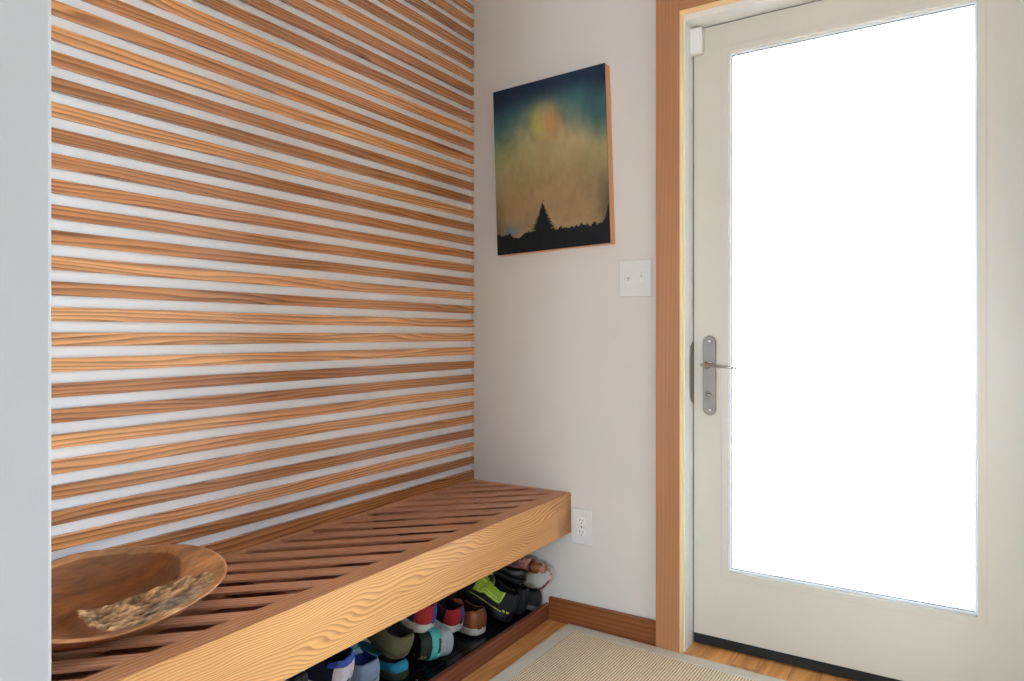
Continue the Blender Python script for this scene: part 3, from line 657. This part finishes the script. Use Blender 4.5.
def shoe(name, label, cat, loc, yaw, L_=0.27, W_=0.098, sole_t=0.028, hs=1.0, roll=0, pitch=0, upper=(40, 40, 40), sole=(230, 230, 230), lining=(30, 30, 30), extras=(), opening=0.42, group=None, flare=1.05, laces=None, rough=0.75, toe_h=1.0):
    root = empty(name, loc); tag(root, label, cat, group)
    Mx = Matrix.Rotation(R(yaw), 4, 'Z') @ Matrix.Rotation(R(-pitch), 4, 'Y') @ Matrix.Rotation(R(roll), 4, 'X')
    root.rotation_euler = Mx.to_euler()
    hw = W_/2
    HT = [(0, 0.072*hs), (0.08, 0.074*hs), (0.22, 0.062*hs), (0.34, 0.066*hs), (0.44, 0.082*hs), (0.52, 0.078*hs), (0.65, 0.060*hs*toe_h), (0.8, 0.047*hs*toe_h), (0.92, 0.040*hs*toe_h), (0.98, 0.030*hs*toe_h), (1.0, 0.022*hs*toe_h)]
    o_side = lambda t: 1-sst(opening-0.03, opening+0.03, t)
    spring = lambda t: 0.014*sst(0.75, 1.05, t)**1.5*1.4
    cen = lambda t: 0.006*math.sin(t*math.pi*1.2)
    NS, NI = 7, 12
    def sec(t):
        w_ = ip(WT, t)*hw; h = ip(HT, t)+sole_t*0.75; s0 = sole_t*0.9; o = sst(0.025, 0.06, t)*(1-sst(opening-0.03, opening+0.03, t))
        hs_ = s0+(h-s0)*(0.60+0.40*o_side(t)); k = spring(t); c = cen(t); pts = []
        xs = t*L_
        lean = 0.010*(1-sst(0.0, 0.12, t))
        for i in range(NS+1):
            a = i/NS; pts.append((xs+lean*(math.sin(a*2.4)*-0.6+a), c+w_*(1+0.04*math.sin(a*math.pi)-0.20*a*a), s0+(hs_-s0)*a**0.92+k))
        for i in range(1, NI):
            b_ = i/NI; y = 0.80*w_*math.cos(math.pi*b_); arch = hs_+(h-hs_)*math.sin(math.pi*b_)
            pit = h-(h-s0-0.010)*min(1, math.sin(math.pi*b_)*2.6)
            pts.append((xs+lean, c+y, arch+(pit-arch)*o+k))
        for i in range(NS, -1, -1):
            a = i/NS; pts.append((xs+lean*(math.sin(a*2.4)*-0.6+a), c-w_*(1+0.04*math.sin(a*math.pi)-0.20*a*a), s0+(hs_-s0)*a**0.92+k))
        return pts
    ts = [0, 0.004, 0.015, 0.03, 0.04, 0.05, 0.065, 0.09, 0.13, 0.18, 0.24, 0.30, 0.35, opening-0.03, opening-0.01, opening+0.01, opening+0.03, 0.5, 0.56, 0.62, 0.68, 0.74, 0.8, 0.85, 0.9, 0.935, 0.965, 0.985, 1.0]
    ts = sorted(set(ts)); rows = [sec(t) for t in ts]
    isin = lambda i, k: NS <= k < NS+NI and 0.03 <= ts[i] < opening
    MB().grid(rows, skip=isin).build('upper', cm(upper, rough), root, smooth=True, fix=True, angle=60, solid=0.002)
    MB().grid(rows, skip=lambda i, k: not isin(i, k)).build('lining', cm(lining, 0.9), root, smooth=True)
    # sole
    b = MB(); n = 44; out = []
    tl = [0, 0.002, 0.008, 0.02, 0.045, 0.09, 0.15, 0.22, 0.3, 0.38, 0.46, 0.54, 0.62, 0.7, 0.78, 0.85, 0.9, 0.94, 0.97, 0.99, 1.0]
    for lev, (zf, wf) in enumerate([(0.0, flare-0.06), (0.06, flare), (0.55, flare+0.01), (0.93, flare), (1.0, flare-0.05)]):
        ring = []
        for sgn in (1, -1):
            seq = tl if sgn > 0 else tl[::-1][1:-1]
            for t in seq:
                ex = (t-0.5)*(1+0.012*(wf-0.9)*5)+0.5
                ring.append((ex*L_, cen(t)+sgn*ip(WT, t)*hw*wf, sole_t*zf+spring(t)))
        out.append(ring)
    b.grid(out, wrap=True); m = len(out[0]); b.add(out[0], [list(range(m))]); b.add(out[-1], [list(range(m))])
    so = b.build('sole', cm(sole, 0.55), root, smooth=True, angle=50)
    def surf(t, qn, off):
        p = sec(t); f_ = qn*(len(p)-1); i = min(int(f_), len(p)-2); k = f_-i
        P = Vector(p[i]).lerp(Vector(p[i+1]), k)
        e = 0.004; p2 = sec(min(1, t+e)) if t < 1-e else sec(t-e); P2 = Vector(p2[i]).lerp(Vector(p2[i+1]), k); 
        dT = (P2-P)*(1 if t < 1-e else -1); dQ = Vector(p[min(i+1, len(p)-1)])-Vector(p[i])
        nrm = dT.cross(dQ)
        if nrm.length < 1e-9: nrm = Vector((0, 0, 1))
        nrm.normalize()
        c0 = Vector((t*L_, cen(t), sole_t*0.8)) 
        if nrm.dot(P-c0) < 0: nrm = -nrm
        return P+nrm*off
    for ex in extras:
        nm, col, t0, t1, q0, q1 = ex[:6]; off = ex[6] if len(ex) > 6 else 0.0018
        nI, nK = 14, 14; b = MB()
        rowsx = [[surf(t0+(t1-t0)*i/nI, q0+(q1-q0)*k/nK, off) for k in range(nK+1)] for i in range(nI+1)]
        b.grid(rowsx); b.build(nm, cm(col, 0.6), root, smooth=True, solid=0.0022)
    if laces:
        for j in range(5):
            t = opening+0.05+j*0.045; b = MB()
            b.tube([surf(t+0.012*math.sin(k*0.9), 0.36+0.28*k/8, 0.0035) for k in range(9)], 0.0022, 8, flat=0.7); b.build('lace', cm(laces, 0.8), root, smooth=True)
    # pull tab at heel
    return root


LIME = [('side_panel', (160, 190, 50), 0.16, 0.56, 0.60, 0.90), ('side_panel', (160, 190, 50), 0.16, 0.56, 0.08, 0.40)]
for (t0, t1, q0, q1) in ((0.15, 0.165, 0.66, 0.88), (0.16, 0.5, 0.885, 0.90), (0.16, 0.5, 0.66, 0.675), (0.22, 0.45, 0.845, 0.855), (0.22, 0.45, 0.70, 0.71)): LIME += [('panel_piping', (222, 244, 110), t0, t1, 1-q1, 1-q0, 0.0038), ('panel_piping', (222, 244, 110), t0, t1, q0, q1, 0.0038)]
LIME += [('sole_mark', (206, 206, 70), 0.03, 0.05, 0.015, 0.035, 0.006), ('sole_mark', (206, 206, 70), 0.07, 0.09, 0.015, 0.035, 0.006), ('edge_piping', (190, 200, 90), 0.10, 0.60, 0.0, 0.012, 0.0045)]
shoe('hiking_shoe', 'lime green and black hiking shoe with its toe raised', 'shoe', (-1.300, -0.166, 0.030), 183, 0.275, 0.094, 0.034, pitch=22, roll=10,
     upper=(26, 26, 28), sole=(26, 24, 30), lining=(14, 14, 16), extras=LIME, laces=(190, 200, 90))
shoe('hiking_shoe', 'plain black walking shoe just right of the lime green shoe', 'shoe', (-1.295, -0.078, 0.030), 180, 0.265, 0.078, 0.030, pitch=14, roll=2,
     upper=(22, 23, 26), sole=(34, 34, 36), lining=(12, 12, 14), extras=[('heel_counter', (36, 38, 42), 0.0, 0.10, 0.0, 0.28), ('heel_counter', (36, 38, 42), 0.0, 0.10, 0.72, 1.0)], hs=0.9)
shoe('sandal', 'low black shoe with grey sole edge against the wall', 'shoe', (-1.258, -0.034, 0.034), 178, 0.22, 0.052, 0.020, pitch=8,
     upper=(24, 24, 26), sole=(96, 98, 100), lining=(10, 10, 10), hs=0.75)
shoe('dress_shoe', 'glossy black shoe on top of the black walking shoe', 'shoe', (-1.290, -0.075, 0.142), 186, 0.23, 0.080, 0.014, pitch=14, upper=(14, 14, 16), sole=(18, 18, 18), lining=(8, 8, 8), hs=0.5, rough=0.15)
shoe('leather_shoe', 'brown leather shoe with white sole beside the red sneaker', 'shoe', (-1.322, -0.297, TZ+0.008), 176, 0.24, 0.088, 0.022, pitch=4, upper=(150, 88, 46), sole=(206, 200, 190), lining=(60, 38, 24), rough=0.3, flare=1.12, hs=0.85,
     extras=[('heel_seam', (120, 66, 34), 0.0, 0.02, 0.0, 0.26), ('heel_seam', (120, 66, 34), 0.0, 0.02, 0.74, 1.0)])
RED = dict(upper=(176, 36, 38), sole=(222, 220, 216), lining=(20, 24, 46), flare=1.16, hs=0.80)
def red_extras(h): return [('side_panel', (26, 30, 58), 0.16, 0.36, 0.0, 0.30), ('side_panel', (26, 30, 58), 0.16, 0.36, 0.70, 1.0), ('heel_stripe', (66, 78, 150), 0.0, 0.010, h[0], h[1], 0.003)]
shoe('canvas_sneaker', 'red and navy sneaker with white sole, next to the brown shoe', 'shoe', (-1.365, -0.374, 0.060), 176, 0.21, 0.092, 0.026, pitch=16, roll=-4, extras=red_extras((0.72, 1.0)), group='red canvas sneakers', **RED)
shoe('canvas_sneaker', 'red and navy sneaker with white sole, lying on the teal running shoe', 'shoe', (-1.350, -0.540, 0.122), 178, 0.21, 0.094, 0.026, pitch=14, roll=2, extras=red_extras((0.72, 1.0)), group='red canvas sneakers', **RED)
shoe('running_shoe', 'dark running shoe lying on its side with teal and silver sole', 'shoe', (-1.292, -0.494, 0.080), 160, 0.24, 0.100, 0.048, roll=-84, pitch=0, upper=(38, 46, 38), sole=(164, 172, 176), lining=(20, 20, 18),
     extras=[('midsole_band', (84, 190, 186), 0.0, 0.40, 0.0, 0.13, 0.005), ('midsole_band', (84, 190, 186), 0.0, 0.40, 0.87, 1.0, 0.005), ('gold_stripe', (160, 132, 66), 0.02, 0.3, 0.19, 0.205, 0.003), ('gold_stripe', (160, 132, 66), 0.02, 0.3, 0.235, 0.25, 0.003)])
shoe('slip_on_shoe', 'olive green slip-on shoe with open dark collar', 'shoe', (-1.335, -0.675, 0.098), 176, 0.23, 0.104, 0.014, roll=2, pitch=24, upper=(104, 102, 70), sole=(84, 78, 50), lining=(52, 50, 48), hs=0.78)
shoe('running_shoe', 'bright blue running shoe under the olive slip-on', 'shoe', (-1.350, -0.655, TZ), 172, 0.22, 0.078, 0.024, pitch=0, upper=(44, 150, 184), sole=(60, 66, 52), lining=(24, 40, 50), laces=(60, 150, 110), hs=0.40)
shoe('canvas_sneaker', 'pale blue shoe with a royal blue patterned insole', 'shoe', (-1.345, -0.795, 0.056), 172, 0.225, 0.104, 0.024, pitch=12, roll=-4, opening=0.34, upper=(140, 160, 190), sole=(200, 208, 220), lining=(34, 66, 138), hs=0.80, laces=(60, 150, 110))
shoe('canvas_sneaker', 'navy shoe with a blue collar and white heel', 'shoe', (-1.325, -0.905, 0.108), 200, 0.225, 0.100, 0.028, pitch=12, roll=-6, upper=(22, 26, 48), sole=(210, 208, 216), lining=(14, 16, 34), hs=1.0,
     extras=[('heel_counter', (214, 208, 220), 0.0, 0.12, 0.0, 0.20, 0.003), ('heel_counter', (214, 208, 220), 0.0, 0.12, 0.80, 1.0, 0.003), ('collar_band', (48, 80, 172), 0.0, 0.20, 0.205, 0.27, 0.003), ('collar_band', (48, 80, 172), 0.0, 0.20, 0.73, 0.795, 0.003)])
nb = shoe('strap_sandal', 'pale blue shoe with a black strap, leftmost under the bench', 'shoe', (-1.335, -1.062, 0.120), 184, 0.23, 0.098, 0.026, pitch=14, roll=0, upper=(112, 136, 170), sole=(60, 66, 80), lining=(30, 60, 120), hs=0.9,
     extras=[('strap', (18, 18, 20), 0.0, 0.14, 0.16, 0.27, 0.0035), ('strap', (18, 18, 20), 0.0, 0.14, 0.73, 0.84, 0.0035)])

# pink floral heeled sandal on top of the heap by the wall
def heeled_sandal():
    t = empty('heeled_sandal', (-1.262, -0.045, 0.182)); tag(t, 'pink floral sandal with brown heel and dangling ankle strap, against the wall', 'sandal')
    m, nt, b = newmat('floral_cloth'); tc = N(nt, 'ShaderNodeTexCoord')
    vo = N(nt, 'ShaderNodeTexVoronoi'); vo.inputs['Scale'].default_value = 75; nt.links.new(tc.outputs['Object'], vo.inputs['Vector'])
    cr = N(nt, 'ShaderNodeValToRGB'); cr.color_ramp.interpolation = 'CONSTANT'; e = cr.color_ramp.elements
    e[0].position = 0; e[0].color = srgb(196, 132, 122); e[1].position = 0.35; e[1].color = srgb(150, 92, 84)
    for p, c in ((0.55, srgb(206, 164, 148)), (0.72, srgb(96, 66, 58)), (0.86, srgb(186, 96, 96))): k = e.new(p); k.color = c
    sp_ = N(nt, 'ShaderNodeSeparateColor'); nt.links.new(vo.outputs['Color'], sp_.inputs[0]); nt.links.new(sp_.outputs[0], cr.inputs[0]); nt.links.new(cr.outputs[0], b.inputs['Base Color']); b.inputs['Roughness'].default_value = 0.8
    # foot band: half tube narrowing toward the toe, lying on its side
    rows = []
    for i in range(13):
        k = i/12; x = -0.165+0.150*k; r = 0.016+0.014*math.sin(k*2.4)
        rows.append([(x, -0.004+r*math.cos(a), 0.010+r*0.85*math.sin(a)+0.006*k) for a in [R(-30+240*j/14) for j in range(15)]])
    MB().grid(rows).build('foot_band', m, t, smooth=True, solid=0.003)
    # footbed
    out = [(x, y) for x, y in [(-0.185, 0.0), (-0.170, 0.020), (-0.120, 0.028), (-0.060, 0.020), (-0.010, 0.020), (0.008, 0.012), (0.012, 0.0), (0.008, -0.012), (-0.010, -0.020), (-0.060, -0.020), (-0.120, -0.028), (-0.170, -0.020)]]
    MB().prism(out, -0.010, -0.004).build('footbed', cm((150, 96, 60), 0.6), t, bevel=0.002)
    MB().lathe([(0.0155, 0), (0.0165, 0.002), (0.0150, 0.018), (0.0140, 0.034), (0.0125, 0.036)], 20, M=Matrix.Translation((-0.014, 0.0, 0.010)) @ Matrix.Rotation(R(84), 4, 'Y')).build('heel', cm((158, 98, 52), 0.4), t, smooth=True)
    MB().lathe([(0.0150, 0), (0.0160, 0.003), (0.0150, 0.012), (0.012, 0.014)], 20, M=Matrix.Translation((0.022, 0.0, 0.008)) @ Matrix.Rotation(R(84), 4, 'Y')).build('heel_tip', cm((196, 132, 112), 0.5), t, smooth=True)
    path = [(0.034, 0.004, 0.012), (0.050, 0.000, 0.014), (0.062, -0.002, 0.006), (0.066, -0.004, -0.010), (0.058, -0.006, -0.026), (0.044, -0.006, -0.042), (0.030, -0.006, -0.056), (0.020, -0.008, -0.062)]
    MB().tube(path, 0.0055, 10, flat=0.5).build('ankle_strap', m, t, smooth=True)
    MB().tube([(0.046+0.006*math.cos(a), -0.004, 0.016+0.006*math.sin(a)) for a in [k*math.pi/6 for k in range(12)]], 0.0011, 6, closed=True).build('buckle', M['nickel_l'], t, smooth=True)
heeled_sandal()
